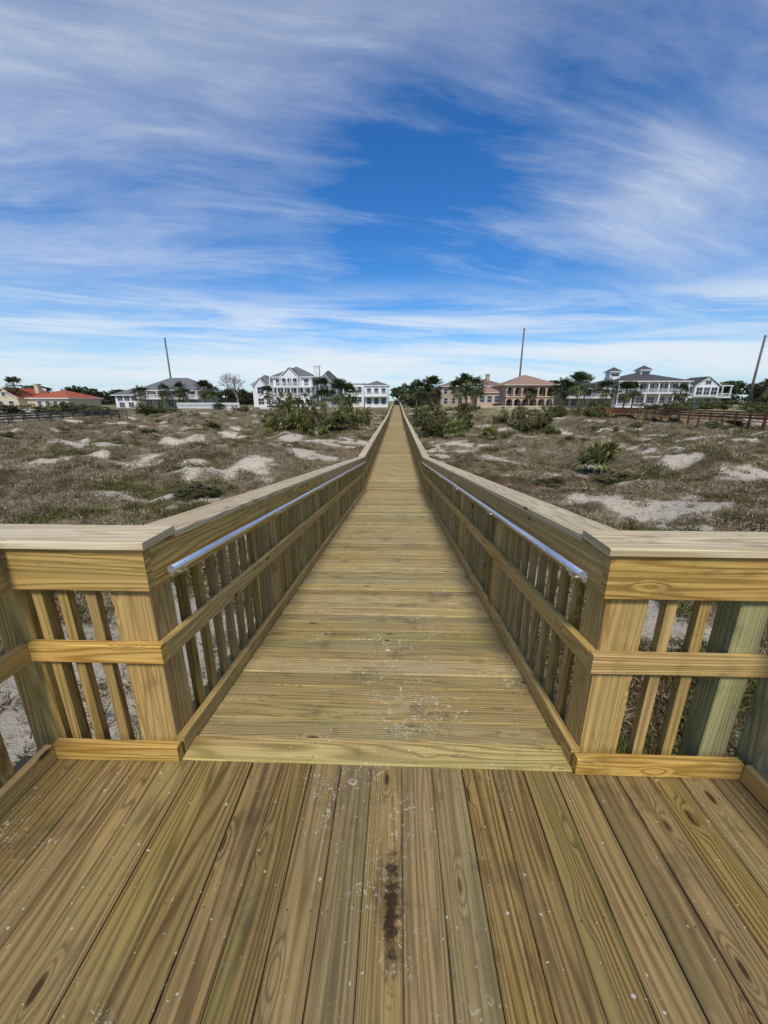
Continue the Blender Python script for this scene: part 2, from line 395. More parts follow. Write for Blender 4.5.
o=obj('walkway',mb.mesh('walkway',[M['ramp'],M['screw']]))
struct(o,"long timber boardwalk of cross planks ramping down over the dunes","boardwalk")
mb=MB()
for sx in (-1.0,-.4,.4,1.0):
    for a,b in ((Y0+.02,YK),(YK,45),(45,YE)):
        mb.beam((sx,a,dz(a)-.135),(sx,b,dz(b)-.135),X_,Z_,.045,.18,0)
obj('joist',mb.mesh('walkway_joists',[M['balu']]),parent=o)

def seg_boards(mb,pts_y,xc,zoff,w,h,c=.003,L=3.6,gap=.002):
    for (a,b) in pts_y:
        y=a
        while y<b-.01:
            e=min(b,y+L); 
            if b-e<.8: e=b
            mb.beam((xc,y+gap/2,dz(y)+zoff),(xc,e-gap/2,dz(e)+zoff),X_,Z_,w,h,c); y=e
PW=.165
def vmesh(name,w,d,z0,z1,c,mat,seed):
    mb=MB(); mb.beam((0,0,z0),(0,0,z1),X_,Y_,w,d,c,seed); return mb.mesh(name,[M[mat]])
bals=[vmesh('baluster',.044,.036,0,1.0,.002,'balu',s) for s in (.13,.37,.61,.88)]
posts=[vmesh('post',PW,PW,-2.9,1.046,.006,'rail',s) for s in (.21,.47,.83)]
me_postg=vmesh('green_post',.115,.11,-2.9,1.046,.006,'postg',.55)
me_post2=vmesh('slim_post',PW,.13,-2.9,1.046,.005,'rail',.71)
CT=.032; ZC=1.050+CT/2; ZF=.957
mb=MB(); mb.tube([(0,0,-.012),(0,0,-.034),(.02,0,-.046),(.064,0,-.046)],[.0065]*4,8)
mb.tube([(.060,0,-.046),(.066,0,-.046)],[.024,.024],14); mb.box(-.012,.012,-.020,.020,-.018,-.012)
me_brk=mb.mesh('handrail_bracket',[M['metal']])
for sgn in (-1,1):
    W=.912 if sgn<0 else .875        # inner face of the rail boards from the walkway axis
    e=bpy.data.objects.new('railing',None); COL.objects.link(e); e.location=(sgn*.9,Y0,0)
    top(e,("golden pine boardwalk railing with metal handrail beside brown balusters" if sgn<0 else "golden pine boardwalk railing with metal handrail and green corner post"),"railing","railings along the boardwalk")
    off=Vector((-sgn*.9,-Y0,0))
    XI=XL if sgn<0 else XR
    def add(name,me,loc=(0,0,0),rot=None):
        return obj(name,me,e,tuple(Vector(loc)+off),rot)
    SG=[(Y0+.038,YK),(YK,45.),(45.,YE)]
    mb=MB()
    seg_boards(mb,[(Y0+.195,YK),(YK,45.),(45.,YE)],sgn*(W+.082),ZC,.205,CT,.004)
    mb.beam((sgn*(W-.0205),Y0+.085,ZC+.0002),(XI+sgn*.19,Y0+.085,ZC+.0002),Y_,Z_,.215,CT+.0004,.004)
    mb.beam((XI+sgn*.075,-1.5,ZC-.0002),(XI+sgn*.075,Y0-.026,ZC-.0002),X_,Z_,.205,CT,.004)
    add('top_rail',mb.mesh('top_rail',[M['cap']],))
    for nm,zz_,hh in (('fascia_board',ZF,.185),('mid_rail',.565,.089)):
        mb=MB()
        seg_boards(mb,SG,sgn*(W+.019),zz_,.038,hh)
        mb.beam((sgn*(W+.001),Y0+.019,zz_),(XI,Y0+.019,zz_),Y_,Z_,.038,hh+.0006,.004)
        mb.beam((XI+sgn*.019,-1.5,zz_),(XI+sgn*.019,Y0-.002,zz_),X_,Z_,.038,hh,.004)
        add(nm,mb.mesh(nm,[M['rail']]))
    mb=MB()
    seg_boards(mb,SG,sgn*(W+.019),.048,.038,.089)
    mb.beam((sgn*(W+.001),Y0-.0,.047),(XI,Y0-.0,.047),Y_,Z_,.038,.089,.004)
    mb.beam((XI+sgn*.019,-1.5,.047),(XI+sgn*.019,Y0-.022,.047),X_,Z_,.038,.089,.004)
    add('kick_board',mb.mesh('kick_board',[M['rail']]))
    py=[Y0+.038+PW/2+.001]; y=2.98
    while y<YE: py.append(y); y+=1.75
    for i,y in enumerate(py): add('post',posts[i%3],(sgn*(W+.0385+PW/2),y,dz(y)))
    if sgn>0:
        p=add('post',me_postg,(XR-.085,Y0+.0385+.057,0)); p["label"]="green treated corner post"
        p=add('post',me_postg,(XR+.04+.06,Y0+.02,0)); p["label"]="green treated corner post"
        p=add('post',me_postg,(XR+.04+.06,.86,0)); p["label"]="green treated corner post"
    else:
        add('post',me_post2,(XL-.038-PW/2,.86,0))
        add('post',me_post2,(XL-.078,Y0+.0385+.066,0))
    bys=[];y=Y0+.30
    while y<YE:
        if min(abs(y-q) for q in py)>PW/2+.03: bys.append(y)
        y+=.146
    for i,y in enumerate(bys[:92]): add('baluster',bals[(i*7+i//3)%4],(sgn*(W+.0575),y,dz(y)+.002),(0,0,math.pi/2))
    mb=MB()
    for y in bys[92:]: mb.beam((sgn*(W+.0575),y,dz(y)),(sgn*(W+.0575),y,dz(y)+1.0),X_,Y_,.036,.044,0)
    q=add('baluster',mb.mesh('far_balusters',[M['balu']])); q["kind"]="stuff"
    wb=(1.17,1.30) if sgn>0 else (-1.20,-1.32,-1.43)
    for i,xx in enumerate(wb): add('baluster',bals[(i+(sgn>0)*2)%4],(xx,Y0+.058,.002))
    for i,yy in enumerate((1.16,1.04,.70,.56,.42) if sgn<0 else (1.16,1.02,.70,.58,.44)): add('baluster',bals[i%4],(XI+sgn*.058,yy,.002),(0,0,math.pi/2))
    hx=sgn*(W-.062); mb=MB()
    za=.945; ye=YK-.1
    P=[(hx,t,dz(t)+za) for t in (1.40,2.5,4,6,8,10,ye)]
    mb.tube(P,[.0155]*len(P),16,0)
    h=add('handrail',mb.mesh('handrail',[M['metal']],True))
    for y in [1.50,2.98,4.73,6.48,8.23,9.98]:
        obj('bracket',me_brk,h,(hx,y,dz(y)+za),(0,0,0 if sgn>0 else math.pi))
# ------------------------------------------------------------------ vegetation
def leafcloud(lobes,n,size,seed=0):
    rs=np.random.RandomState(seed); out=[];sd=[]
    tot=sum(l[3]*l[4] for l in lobes)
    for (cx,cy,cz,r,rz) in lobes:
        m=int(n*r*rz/tot)
        nc=max(5,int(m/26)); d=rs.normal(size=(nc,3)); d/=np.linalg.norm(d,axis=1)[:,None]
        rad=rs.uniform(.55,1.05,nc)**.7; cc=d*rad[:,None]; cl=rs.randint(0,nc,m); cb=rs.uniform(-.25,.25,nc)
        p=cc[cl]+rs.normal(0,.14,(m,3))
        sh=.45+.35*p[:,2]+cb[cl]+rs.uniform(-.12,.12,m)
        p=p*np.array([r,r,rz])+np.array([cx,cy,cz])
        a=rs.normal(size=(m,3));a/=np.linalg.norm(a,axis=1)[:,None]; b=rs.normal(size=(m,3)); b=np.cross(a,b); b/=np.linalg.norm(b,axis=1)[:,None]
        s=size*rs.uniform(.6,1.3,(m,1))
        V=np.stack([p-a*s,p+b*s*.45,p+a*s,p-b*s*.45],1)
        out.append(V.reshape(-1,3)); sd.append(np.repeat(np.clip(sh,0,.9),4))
    return np.concatenate(out),np.concatenate(sd)
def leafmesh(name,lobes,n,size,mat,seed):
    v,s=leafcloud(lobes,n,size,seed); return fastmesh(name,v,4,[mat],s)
def bushlobes(rs,w,h,k=12):
    L=[]
    for i in range(k):
        r=rs.uniform(.13,.26)*w; rz=rs.uniform(.16,.32)*h
        L.append((rs.uniform(-.40,.40)*w,rs.uniform(-.3,.3)*w,rs.uniform(.15,.80)*h,r,rz))
    L.append((0,0,.30*h,.32*w,.30*h)); return L
bush_me=[]
for i in range(5):
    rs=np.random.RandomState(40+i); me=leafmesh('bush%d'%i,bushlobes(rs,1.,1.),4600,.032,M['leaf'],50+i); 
    mb=MB()
    for j in range(6):
        a=rs.uniform(0,6.28); mb.tube([(0,0,-.1),(math.cos(a)*.12,math.sin(a)*.12,.25),(math.cos(a)*.26,math.sin(a)*.26,.55)],[.02,.014,.006],5)
    bush_me.append((me,mb.mesh('bush_stems%d'%i,[M['bark']])))
def bush(x,y,w,h,i=0,label="dense dark green shrub growing on the dune",g="shrubs on the dunes",sink=.06):
    o=obj('bush',bush_me[i%5][0],None,(x,y,gz1(x,y)-h*sink),(0,0,U(0,6.28))); o.scale=(w,w,h)
    top(o,label,"bush",g); s=obj('stem',bush_me[i%5][1],o); return o
for k,(x,y,w,h) in enumerate([(-11.8,43,3.8,4.8),(-10.2,44,3.2,4.3),(-7.8,46,2.8,3.0),(-5.9,50,2.8,3.2),(-4.4,52,2.4,2.6),(-9.3,40,1.8,1.2),
     (3.7,40,3.4,3.7),(5.4,42,3.2,3.0),(7.6,46,3.6,2.4),(3.2,52,2.6,3.0),(15.0,46,3.6,3.3),(17.2,47,3.6,3.0),(13.2,50,2.8,2.2),
     (27,66,5,2.4),(33,68,5,2.3),(40,80,6,2.4),(23,62,3.2,1.8),(48,70,5,1.6),(35,44,3.2,1.2),(44,52,3.,1.0),(30,50,2.2,1.0),
     (-58,74,7,2.2),(-66,82,8,2.6),(-74,86,8,2.6),(-50,78,6,2.0),(-40,70,4,1.6),(-32,60,4,1.3),(-82,90,8,2.6),(-24,50,3,1.1),(-20,62,4,1.6),(-15,57,3,1.8),
     (-36,90,5,2.0),(-28,96,6,2.0),(-45,100,6,1.6),(12,85,4,2.2),(17,95,5,2.2),(9,92,4,2.8),(5,116,5,3.6),(60,86,6,2.2),(70,90,7,2.2),(82,92,6,2.2),(52,104,6,2.4),(88,84,6,2.),
     (-90,88,8,2.6),(-54,88,7,2.),(-30,104,6,1.8),(-22,106,5,2.0),(66,104,6,2.2),(74,106,6,2.),(92,104,7,2.4),(28,108,5,1.8),(33,106,4,1.6),(40,107,4,1.8)]):
    bush(x,y,w,h,k)
for k in range(60):
    x=U(-50,50); y=U(13,66)
    if abs(x)<3.5: x+=8
    bush(x,y,U(.8,2.2),U(.28,.6),k,"low dark green shrub on sand","low shrubs on the dunes")
def bladeball(n,L,w,seed,lo=-.15,droop=.35):
    rs=np.random.RandomState(seed);V=[];S=[]
    for i in range(n):
        az=rs.uniform(0,6.283);el=math.asin(min(.99,rs.uniform(lo,1.)));l=L*rs.uniform(.75,1.1)
        d=Vector((math.cos(az)*math.cos(el),math.sin(az)*math.cos(el),math.sin(el)))
        s=d.cross(Vector((0,0,1))).normalized()*w
        m=d*l*.55; t=d*l-Vector((0,0,droop*l*math.cos(el)*.6)); sd=rs.uniform(0,1)
        V+=[-s*.6,s*.6,m+s,m-s, m-s,m+s,t+s*.05,t-s*.05]; S+=[sd]*8
    return V,S
def yucca_mesh(name,cl,seed):
    V=[];S=[]
    for j,(x,y,z,L) in enumerate(cl):
        v,s=bladeball(150,L,.024,seed+j); V+=[q+Vector((x,y,z)) for q in v]; S+=s
    return fastmesh(name,np.array([tuple(q) for q in V]),4,[M['yucca']],S)
yu=yucca_mesh('yucca_clump',[(0,0,.75,.85),(.55,.1,.45,.75),(-.5,.2,.5,.8),(.1,-.5,.35,.7),(.25,.4,.9,.7),(-.25,-.3,.6,.7)],3)
for (x,y,s,l) in [(10.9,20.6,1.35,"large spiky green yucca standing alone on the dune"),(8.,33,.9,"spiky green yucca among dune scrub"),(-7.2,38,1.0,"spiky green yucca among dune scrub"),(-10.4,41.,1.8,"spiky green yucca among dune scrub"),(5.6,37.,1.3,"spiky green yucca among dune scrub"),(-13.8,42,1.3,"spiky green yucca among dune scrub"),(-6.8,44,1.8,"spiky green yucca among dune scrub"),(-5.,47,1.5,"spiky green yucca among dune scrub"),(17,43,1.3,"spiky green yucca among dune scrub")]:
    o=obj('yucca_plant',yu,None,(x,y,gz1(x,y)),(0,0,U(0,6))); o.scale=(s,s,s); top(o,l,"yucca","yuccas on the dunes")
def palm_crown(seed):
    rs=np.random.RandomState(seed);V=[];S=[]
    for i in range(36):
        az=rs.uniform(0,6.283);el=math.radians(rs.uniform(-62,80)); pl=rs.uniform(.7,1.15)
        d=Vector((math.cos(az)*math.cos(el),math.sin(az)*math.cos(el),math.sin(el))); side=d.cross(Vector((0,0,1))).normalized(); nrm=side.cross(d)
        hub=d*pl-Vector((0,0,.12)); base=.95 if el<-.7 and rs.rand()<.6 else rs.uniform(0,.75)
        V+=[-side*.02,side*.02,hub+side*.02,hub-side*.02]; S+=[base]*4
        for t in np.linspace(-1.9,1.9,13):
            q=(d*math.cos(t)+side*math.sin(t)); p=(d*-math.sin(t)+side*math.cos(t))*.055; l=rs.uniform(.75,1.05)*(1-.12*abs(t))
            m=hub+q*l*.5+nrm*.05*abs(t); e=hub+q*l-Vector((0,0,.28*l))
            V+=[hub,m+p,e,m-p]; S+=[min(1,max(0,base+rs.uniform(-.12,.12)))]*4
    return fastmesh('palm_crown%d'%seed,np.array([tuple(q) for q in V]),4,[M['palm']],S)
pc=[palm_crown(i) for i in (1,2,3)]
def palm(x,y,h,k=0,s=1.,label="cabbage palm with ragged green fan crown"):
    e=bpy.data.objects.new('palm_tree',None); COL.objects.link(e); e.location=(x,y,gz1(x,y)-.1); top(e,label,"palm tree","palm trees near the houses")
    mb=MB(); lx=U(-.3,.3); mb.tube([(0,0,-.2),(lx*.3,0,h*.3),(lx*.8,0,h*.7),(lx,0,h)],[.24,.18,.17,.2],8)
    obj('trunk',mb.mesh('palm_trunk',[M['pbark']],True),e)
    c=obj('crown',pc[k%3],e,(lx,0,h),(0,0,U(0,6))); c.scale=(s,s,s)
for k,(x,y,h,s) in enumerate([(-97.5,99,6.2,1.5),(-60,108,5.4,1.6),(-57,104,4.2,1.5),(-53.5,109,5.6,1.7),(-49.5,106,4.8,1.4),(-13.8,76,3.8,1.6),(-10.0,70,4.6,1.6),(-8.4,72,4.0,1.5),
    (6.3,98,5.4,2.0),(8.6,101,6.0,2.1),(5.6,112,5.4,1.8),(15.6,100,5.8,2.0),(18.,103,6.4,2.1),(20.,101,5.6,1.9),(43.,106,5.6,2.0),(46.6,104,6.4,2.1),(50,108,6.2,2.0),(55,106,5.8,1.9),(58.5,104,4.8,1.8),(63,108,5.0,1.6),(36.5,110,4.2,1.5),(98,108,5.8,1.8),(-66,112,5,1.5),(-70,106,4.2,1.6),(-37,112,4.2,1.5),(76,109,4.4,1.5),(2.5,120,5,1.8),(-16.5,88,5.2,1.7)]):
    palm(x,y,h,k,s)
def tree_meshes(seed,mat):
    rs=np.random.RandomState(seed); L=[]
    mb=MB(); mb.tube([(0,0,-.3),(.05,0,.25),(0,.02,.42)],[.045,.035,.03],8)
    for i in range(9):
        a=rs.uniform(0,6.28);r=rs.uniform(.12,.36);z=rs.uniform(.5,.85)
        c=(math.cos(a)*r,math.sin(a)*r,z); L.append((c[0],c[1],c[2],rs.uniform(.13,.2),rs.uniform(.10,.16)))
        mb.tube([(0,.02,.38),(c[0]*.5,c[1]*.5,(.4+z)/2-.03),c],[.024,.016,.006],6)
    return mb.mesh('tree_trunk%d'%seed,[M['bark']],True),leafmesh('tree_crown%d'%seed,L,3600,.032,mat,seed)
tm=[tree_meshes(s,M['oak']) for s in (5,6,7)]
def tree(x,y,h,w,k=0):
    e=bpy.data.objects.new('oak_tree',None); COL.objects.link(e); e.location=(x,y,gz1(x,y)-.1); e.scale=(w,w,h); e.rotation_euler=(0,0,U(0,6))
    top(e,"broad dark green evergreen tree beside the houses","tree","evergreen trees around the houses")
    obj('trunk',tm[k%3][0],e); obj('crown',tm[k%3][1],e)
for k,(x,y,h,w) in enumerate([(1,142,7.0,7),(5,146,7.5,10),(9,140,7.5,9),(-9,152,7,10),(13,150,8,10),(44,118,7.5,8),(50,120,8,8),(47,126,8.5,9),(-52,128,6.5,9),(-90,126,6.,9),(-94,120,6,9),
      (102,116,7.5,9),(109,118,8,11),(116,120,8,11),(124,122,8,12),(104,128,8.5,12),(-18,142,8,7),(-103,125,7.5,10),(-112,118,7,10),(-118,112,7,10),(-60,136,7,9),(10,112,5.0,5),(35,128,8,7),
      (-91,106,4.8,8)]):
    tree(x,y,h,w,k)
def bare():
    mb=MB(); rs=random.Random(4)
    def br(p,d,l,r,n):
        q=p+d*l*.5+Vector((rs.uniform(-.05,.05),rs.uniform(-.05,.05),0))*l; e=p+d*l
        mb.tube([p,q,e],[r,r*.8,r*.62],5,cap=False)
        if n==0: return
        for i in range(3 if n<5 else 4):
            a=rs.uniform(0,6.28); t=rs.uniform(.35,.75); o=d.orthogonal().normalized(); o2=d.cross(o)
            nd=(d*math.cos(t)+(o*math.cos(a)+o2*math.sin(a))*math.sin(t)+Vector((0,0,.12))).normalized(); br(e,nd,l*rs.uniform(.68,.9),r*.6,n-1)
    br(Vector((0,0,-.2)),Vector((0,0,1)),2.9,.34,5)
    return mb
e=bpy.data.objects.new('bare_tree',None); COL.objects.link(e); e.location=(-45.5,112,-.5); top(e,"leafless grey tree with fine spreading branches","tree")
obj('trunk',bare().mesh('bare_tree_trunk',[M['gbark']]),e)
def farwood():
    rs=np.random.RandomState(77); L=[]
    for i in range(260):
        x=rs.uniform(-330,330); y=rs.uniform(185,215)+abs(x)*.05
        L.append((x,y,rs.uniform(.5,3.4),rs.uniform(5,9),rs.uniform(2.6,4.0)))
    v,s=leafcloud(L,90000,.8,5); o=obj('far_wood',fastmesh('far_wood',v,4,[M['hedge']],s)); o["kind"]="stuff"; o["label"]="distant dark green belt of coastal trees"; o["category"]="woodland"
farwood()

# ------------------------------------------------------------------ houses
HZ=-.35
class House:
    def __init__(s,name,label,x,y,z,cat="house"):
        s.e=bpy.data.objects.new(name,None); COL.objects.link(s.e); s.e.location=(x,y,z); top(s.e,label,cat); s.wc={}
    def part(s,name,mb,mats,parent=None,loc=(0,0,0)):
        return obj(name,mb.mesh(name,[M[m] for m in mats]),parent or s.e,loc)
    def wall(s,x0,x1,y0,y1,z0,z1,m):
        if z0==0: z0=-1.5
        mb=MB(); mb.box(x0,x1,y0,y1,z0,z1); return s.part('wall',mb,[m])
    def hip(s,x0,x1,y0,y1,z,h,m,ov=.6,trim='white'):
        x0-=ov;x1+=ov;y0-=ov;y1+=ov; mb=MB(); w=x1-x0;d=y1-y0; r=min(w,d)/2
        if w>=d: a=(x0+r,(y0+y1)/2,z+h);b=(x1-r,(y0+y1)/2,z+h)
        else: a=((x0+x1)/2,y0+r,z+h);b=((x0+x1)/2,y1-r,z+h)
        c=[(x0,y0,z),(x1,y0,z),(x1,y1,z),(x0,y1,z)]
        if w>=d: fs=[[c[0],c[1],b,a],[c[1],c[2],b],[c[2],c[3],a,b],[c[3],c[0],a]]
        else: fs=[[c[0],c[1],a],[c[1],c[2],b,a],[c[2],c[3],b],[c[3],c[0],a,b]]
        for f in fs: mb.face(f,0)
        mb.box(x0,x1,y0,y1,z-.22,z-.003,1)
        return s.part('roof',mb,[m,trim])
    def gable(s,x0,x1,y0,y1,z,h,m,wm,ov=.4):
        mb=MB()
        xm=(x0+x1)/2; e=ov*h/((x1-x0)/2)
        mb.face([(x0-ov,y0-ov,z-e),(xm,y0-ov,z+h),(xm,y1+ov,z+h),(x0-ov,y1+ov,z-e)],0); mb.face([(x1+ov,y0-ov,z-e),(xm,y0-ov,z+h),(xm,y1+ov,z+h),(x1+ov,y1+ov,z-e)],0)
        mb.face([(x0,y0,z-.02),(x1,y0,z-.02),(xm,y0,z+h-.08)],1); mb.face([(x0,y1,z-.02),(x1,y1,z-.02),(xm,y1,z+h-.08)],1)
        for sx in (x0-ov,x1+ov): mb.face([(sx,y0-ov-.03,z-e-.22),(xm,y0-ov-.03,z+h-.22),(xm,y0-ov-.03,z+h+.04),(sx,y0-ov-.03,z-e+.04)],2)
        return s.part('roof',mb,[m,wm,'white'])
    def win(s,x,y,z,w=1.2,h=1.5,name='window',fr='white'):
        key=(w,h,fr)
        if key not in s.wc:
            mb=MB(); t=.09
            mb.box(-w/2,w/2,-.03,.0,0,h,1)
            mb.box(-w/2-t,w/2+t,-.08,.001,h,h+t,0);mb.box(-w/2-t,w/2+t,-.10,.001,-t,0,0);mb.box(-w/2-t,-w/2,-.08,.001,0,h,0);mb.box(w/2,w/2+t,-.08,.001,0,h,0)
            n=max(1,round(w/1.0))
            for i in range(1,n): mb.box(-w/2+w*i/n-.03,-w/2+w*i/n+.03,-.07,-.031,0,h,0)
            if h>1.2: mb.box(-w/2,w/2,-.068,-.032,h*.5-.03,h*.5+.03,0)
            s.wc[key]=mb.mesh('window',[M[fr],M['glass']])
        return obj(name,s.wc[key],s.e,(x,y-.012,z))
    def winrow(s,x0,x1,n,y,z,w,h,**k):
        for i in range(n): s.win(x0+(x1-x0)*(i+.5)/n,y,z,w,h,**k)
    def porch(s,x0,x1,y0,y1,z,h,ncol,m='white',rail=True,roof=None,cw=.3):
        mb=MB(); mb.box(x0,x1,y0,y1-.01,z-.3,z); s.part('balcony_floor',mb,[m])
        mc=MB(); mc.box(-cw/2,cw/2,-cw/2,cw/2,0,h,0); mc.box(-cw*.7,cw*.7,-cw*.7,cw*.7,h-.2,h-.002,0); cm=mc.mesh('column',[M[m]])
        for i in range(ncol): obj('column',cm,s.e,(x0+cw+(x1-x0-2*cw)*i/max(1,ncol-1),y0+cw,z+.001))
        if rail:
            r=MB(); r.box(x0,x1,y0+.02,y0+.10,z+.95,z+1.05); r.box(x0,x1,y0+.02,y0+.10,z+.08,z+.15)
            n=int((x1-x0)/.28)
            for i in range(n+1): xx=x0+(x1-x0)*i/n; r.box(xx-.035,xx+.035,y0+.03,y0+.09,z+.001,z+.95)
            s.part('balcony_railing',r,[m])
    def arcade(s,x0,x1,y,z0,z1,n,m,pil=.45):
        mb=MB(); bw=(x1-x0)/n
        for b in range(n):
            a=x0+b*bw; l=a+pil/2; r=a+bw-pil/2; R_=(r-l)/2; zs=z1-.5-R_; cx=(l+r)/2
            mb.box(a,l,y,y+.35,z0,z1-.001); mb.box(r,a+bw,y,y+.35,z0,z1-.001)
            K=10
            for i in range(K):
                t0=math.pi*(1-i/K);t1=math.pi*(1-(i+1)/K)
                p0=(cx+R_*math.cos(t0),zs+R_*math.sin(t0));p1=(cx+R_*math.cos(t1),zs+R_*math.sin(t1))
                mb.face([(p0[0],y,p0[1]),(p1[0],y,p1[1]),(p1[0],y,z1),(p0[0],y,z1)]); mb.face([(p0[0],y,p0[1]),(p1[0],y,p1[1]),(p1[0],y+.35,p1[1]),(p0[0],y+.35,p0[1])])
        s.part('arcade',mb,[m])
h=House('house',"low cream stucco house with bright red tile roof",-94,100,HZ-.7)
h.wall(-12,9,0,11,0,3.4,'cream'); h.hip(-2,9,0,11,3.4,2.1,'rred'); h.gable(-9.5,-2.6,-2,9,3.6,2.3,'rred','cream'); h.wall(-9.5,-2.6,-2,-.01,0,3.6,'cream')
h.hip(-13,-9.2,0,10,3.4,1.2,'rred'); h.winrow(-9,-3,2,-2,1.1,1.3,1.5); h.winrow(0,8.5,4,0,1.1,1.1,1.5); h.win(-6,-2,3.9,1.,.9)
mb=MB(); mb.box(-3.2,-2.2,4,5,4.6,7.0); mb.box(-3.35,-2.05,3.85,5.15,6.8,7.05,0); h.part('chimney',mb,['cream'])
h=House('house',"single storey pale house with broad grey hipped roof and porch",-66,115,HZ)
h.wall(-9.5,8,0,12,0,5.0,'beige'); h.hip(-9.5,8,0,12,5.0,3.7,'rgrey',1.1); h.winrow(-9,7.5,6,0,3.1,1.3,1.4); h.winrow(-9,7.5,5,0,.4,1.8,1.9); h.porch(-9.8,8.4,-2,0,2.7,2.1,7)
h.wall(-19,-9.52,2,11,0,3.7,'white'); h.hip(-19,-10.8,2,11,3.7,2.2,'rgrey',.8); h.winrow(-18.5,-10,4,2,2.0,1.5,1.3); h.winrow(-18.5,-10,3,2,.2,1.6,1.3)
h=House('mansion',"large white three-storey house with grey roofs, balconies and chimney",-33,125,HZ)
h.wall(-6,6.5,0,12,0,9.2,'white'); h.hip(-6,6.5,0,12,9.2,3.4,'rgrey',.8)
h.gable(-2.6,2.6,-2.4,5,9.4,2.5,'rgrey','white'); h.wall(-2.6,2.6,-2.39,-.01,6.2,9.4,'white')
h.arcade(-2.6,2.6,-2.9,6.3,9.2,3,'white',.35)
h.porch(-6.3,6.8,-3.2,0,3.2,2.9,7); h.porch(-6.3,6.8,-3.2,0,6.2,2.8,5,cw=.25); h.arcade(-6.2,6.6,-3.0,0,2.9,6,'white')
h.winrow(-5.8,6.3,6,0,.4,1.5,2.2); h.winrow(-5.8,6.3,6,0,3.5,1.5,2.2); h.winrow(-2.5,2.5,3,-2.39,6.6,1.1,1.9); h.winrow(-5.8,-2.9,1,0,6.6,1.4,1.9); h.winrow(2.9,6.3,1,0,6.6,1.4,1.9)
h.wall(-13,-6.02,1,11,0,6.8,'white'); h.hip(-13,-6.9,1,11,6.8,3.2,'rgrey',.6); h.winrow(-12.6,-6.4,4,1,3.9,1.1,1.8); h.winrow(-12.6,-6.4,3,1,.6,1.5,2.)
h.gable(-11.8,-8.2,-.6,5,7.0,2.0,'rgrey','white'); h.wall(-11.8,-8.2,-.6,.98,0,7.0,'white'); h.win(-10,-.6,4.2,1.8,1.9); h.win(-10,-.6,.8,1.8,1.9)
h.wall(6.52,14.0,1.5,12,0,7.6,'pgrey'); h.hip(7.4,14.0,1.5,12,7.6,3.8,'rdark',.6); h.winrow(7,13.8,4,1.5,4.6,1.2,1.9); h.winrow(7,13.8,3,1.5,.8,1.6,2.)
h.gable(8.4,12.4,-.2,6,7.8,2.4,'rdark','pgrey'); h.wall(8.4,12.4,-.2,1.48,0,7.8,'pgrey'); h.win(10.4,-.2,7.9,1.,1.); h.win(10.4,-.2,4.6,2.2,1.9)
mb=MB(); mb.box(6.4,8.2,3,4.4,6,12.7); mb.box(6.2,8.4,2.85,4.55,12.4,12.8); mb.box(6.7,7.2,3.4,3.9,12.8,13.3); mb.box(7.5,8.0,3.4,3.9,12.8,13.3); h.part('chimney',mb,['white'])
h=House('house',"plain white flat-roofed beach building with windows",-13,132,HZ)
h.wall(-5,2,0,8,0,7.4,'white'); mb=MB(); mb.box(-5.3,2.3,-.3,8.3,7.4,7.7); h.part('roof',mb,['white']); h.winrow(-4.8,1.8,3,0,4.8,1.2,1.6); h.winrow(-4.8,1.8,3,0,1.6,1.2,1.6)
h=House('house',"white two-storey building with balcony and grey roof",-6,124,HZ)
h.wall(-4,3.2,0,8,0,6.6,'white'); h.hip(-4,3.2,0,8,6.6,1.5,'rgrey',.5); h.winrow(-3.8,3,3,0,4.1,1.3,1.6); h.winrow(-3.8,3,3,0,1.0,1.3,1.8); h.porch(-4.2,3.0,-1.8,0,3.5,2.6,4)
h=House('house',"long tan stucco house with brown hipped roofs and white windows",26,136,HZ)
h.wall(-11,11,0,12,0,6.8,'tan'); h.hip(-11,11,0,12,6.8,2.4,'rbrown',.7); h.winrow(-10.6,10.6,9,0,4.2,1.2,1.7); h.winrow(-10.6,10.6,8,0,1.,1.4,1.9)
h.wall(-4,2.6,-2,-.01,0,7.4,'tan'); h.hip(-4,2.6,-2,6,7.4,2.2,'rbrown',.6); h.winrow(-3.7,2.3,3,-2,4.6,1.1,1.9); h.arcade(-4,2.6,-2.4,0,3.6,3,'cream')
mb=MB(); mb.box(5,6.2,5,6.2,7.8,10.8); mb.box(4.9,6.3,4.9,6.3,10.5,10.9); h.part('chimney',mb,['tan'])
h=House('house',"pale pink stucco villa with faded terracotta hipped roof and arched loggia",38,117,HZ)
h.wall(-6.8,6.8,0,11,0,6.4,'pink'); h.hip(-7.2,7.2,-2.4,11,6.4,2.9,'rpink',.5,'cream')
h.arcade(-6.8,6.8,-2.2,3.3,6.2,6,'pink'); h.arcade(-6.8,6.8,-2.2,-1,3.0,6,'pink'); h.porch(-6.8,6.8,-2.5,0,3.25,.6,2,'cream',False)
h.winrow(-6.6,6.6,6,0,3.9,1.4,1.8); h.winrow(-6.6,6.6,6,0,.3,1.4,2.1)
h.wall(-14,-6.82,2,11,0,4.4,'pink'); h.hip(-14,-7.5,2,11,4.4,1.9,'rpink',.5,'cream'); h.winrow(-13.6,-7.2,3,2,1.6,1.4,1.8)
h=House('mansion',"sprawling beige and white beach house with dark roofs and cupolas",76,124,HZ)
h.wall(-10,10,0,14,0,7.6,'beige'); h.hip(-10,10,-3,14,7.6,2.7,'rdark',.8)
h.porch(-10.4,10.4,-3.4,0,4.3,3.0,8); h.winrow(-9.6,9.6,8,0,4.7,1.7,2.2); h.winrow(-9.6,9.6,6,0,.9,2.2,2.3); h.porch(-10.4,10.4,-3.4,0,.3,3.7,6,rail=True)
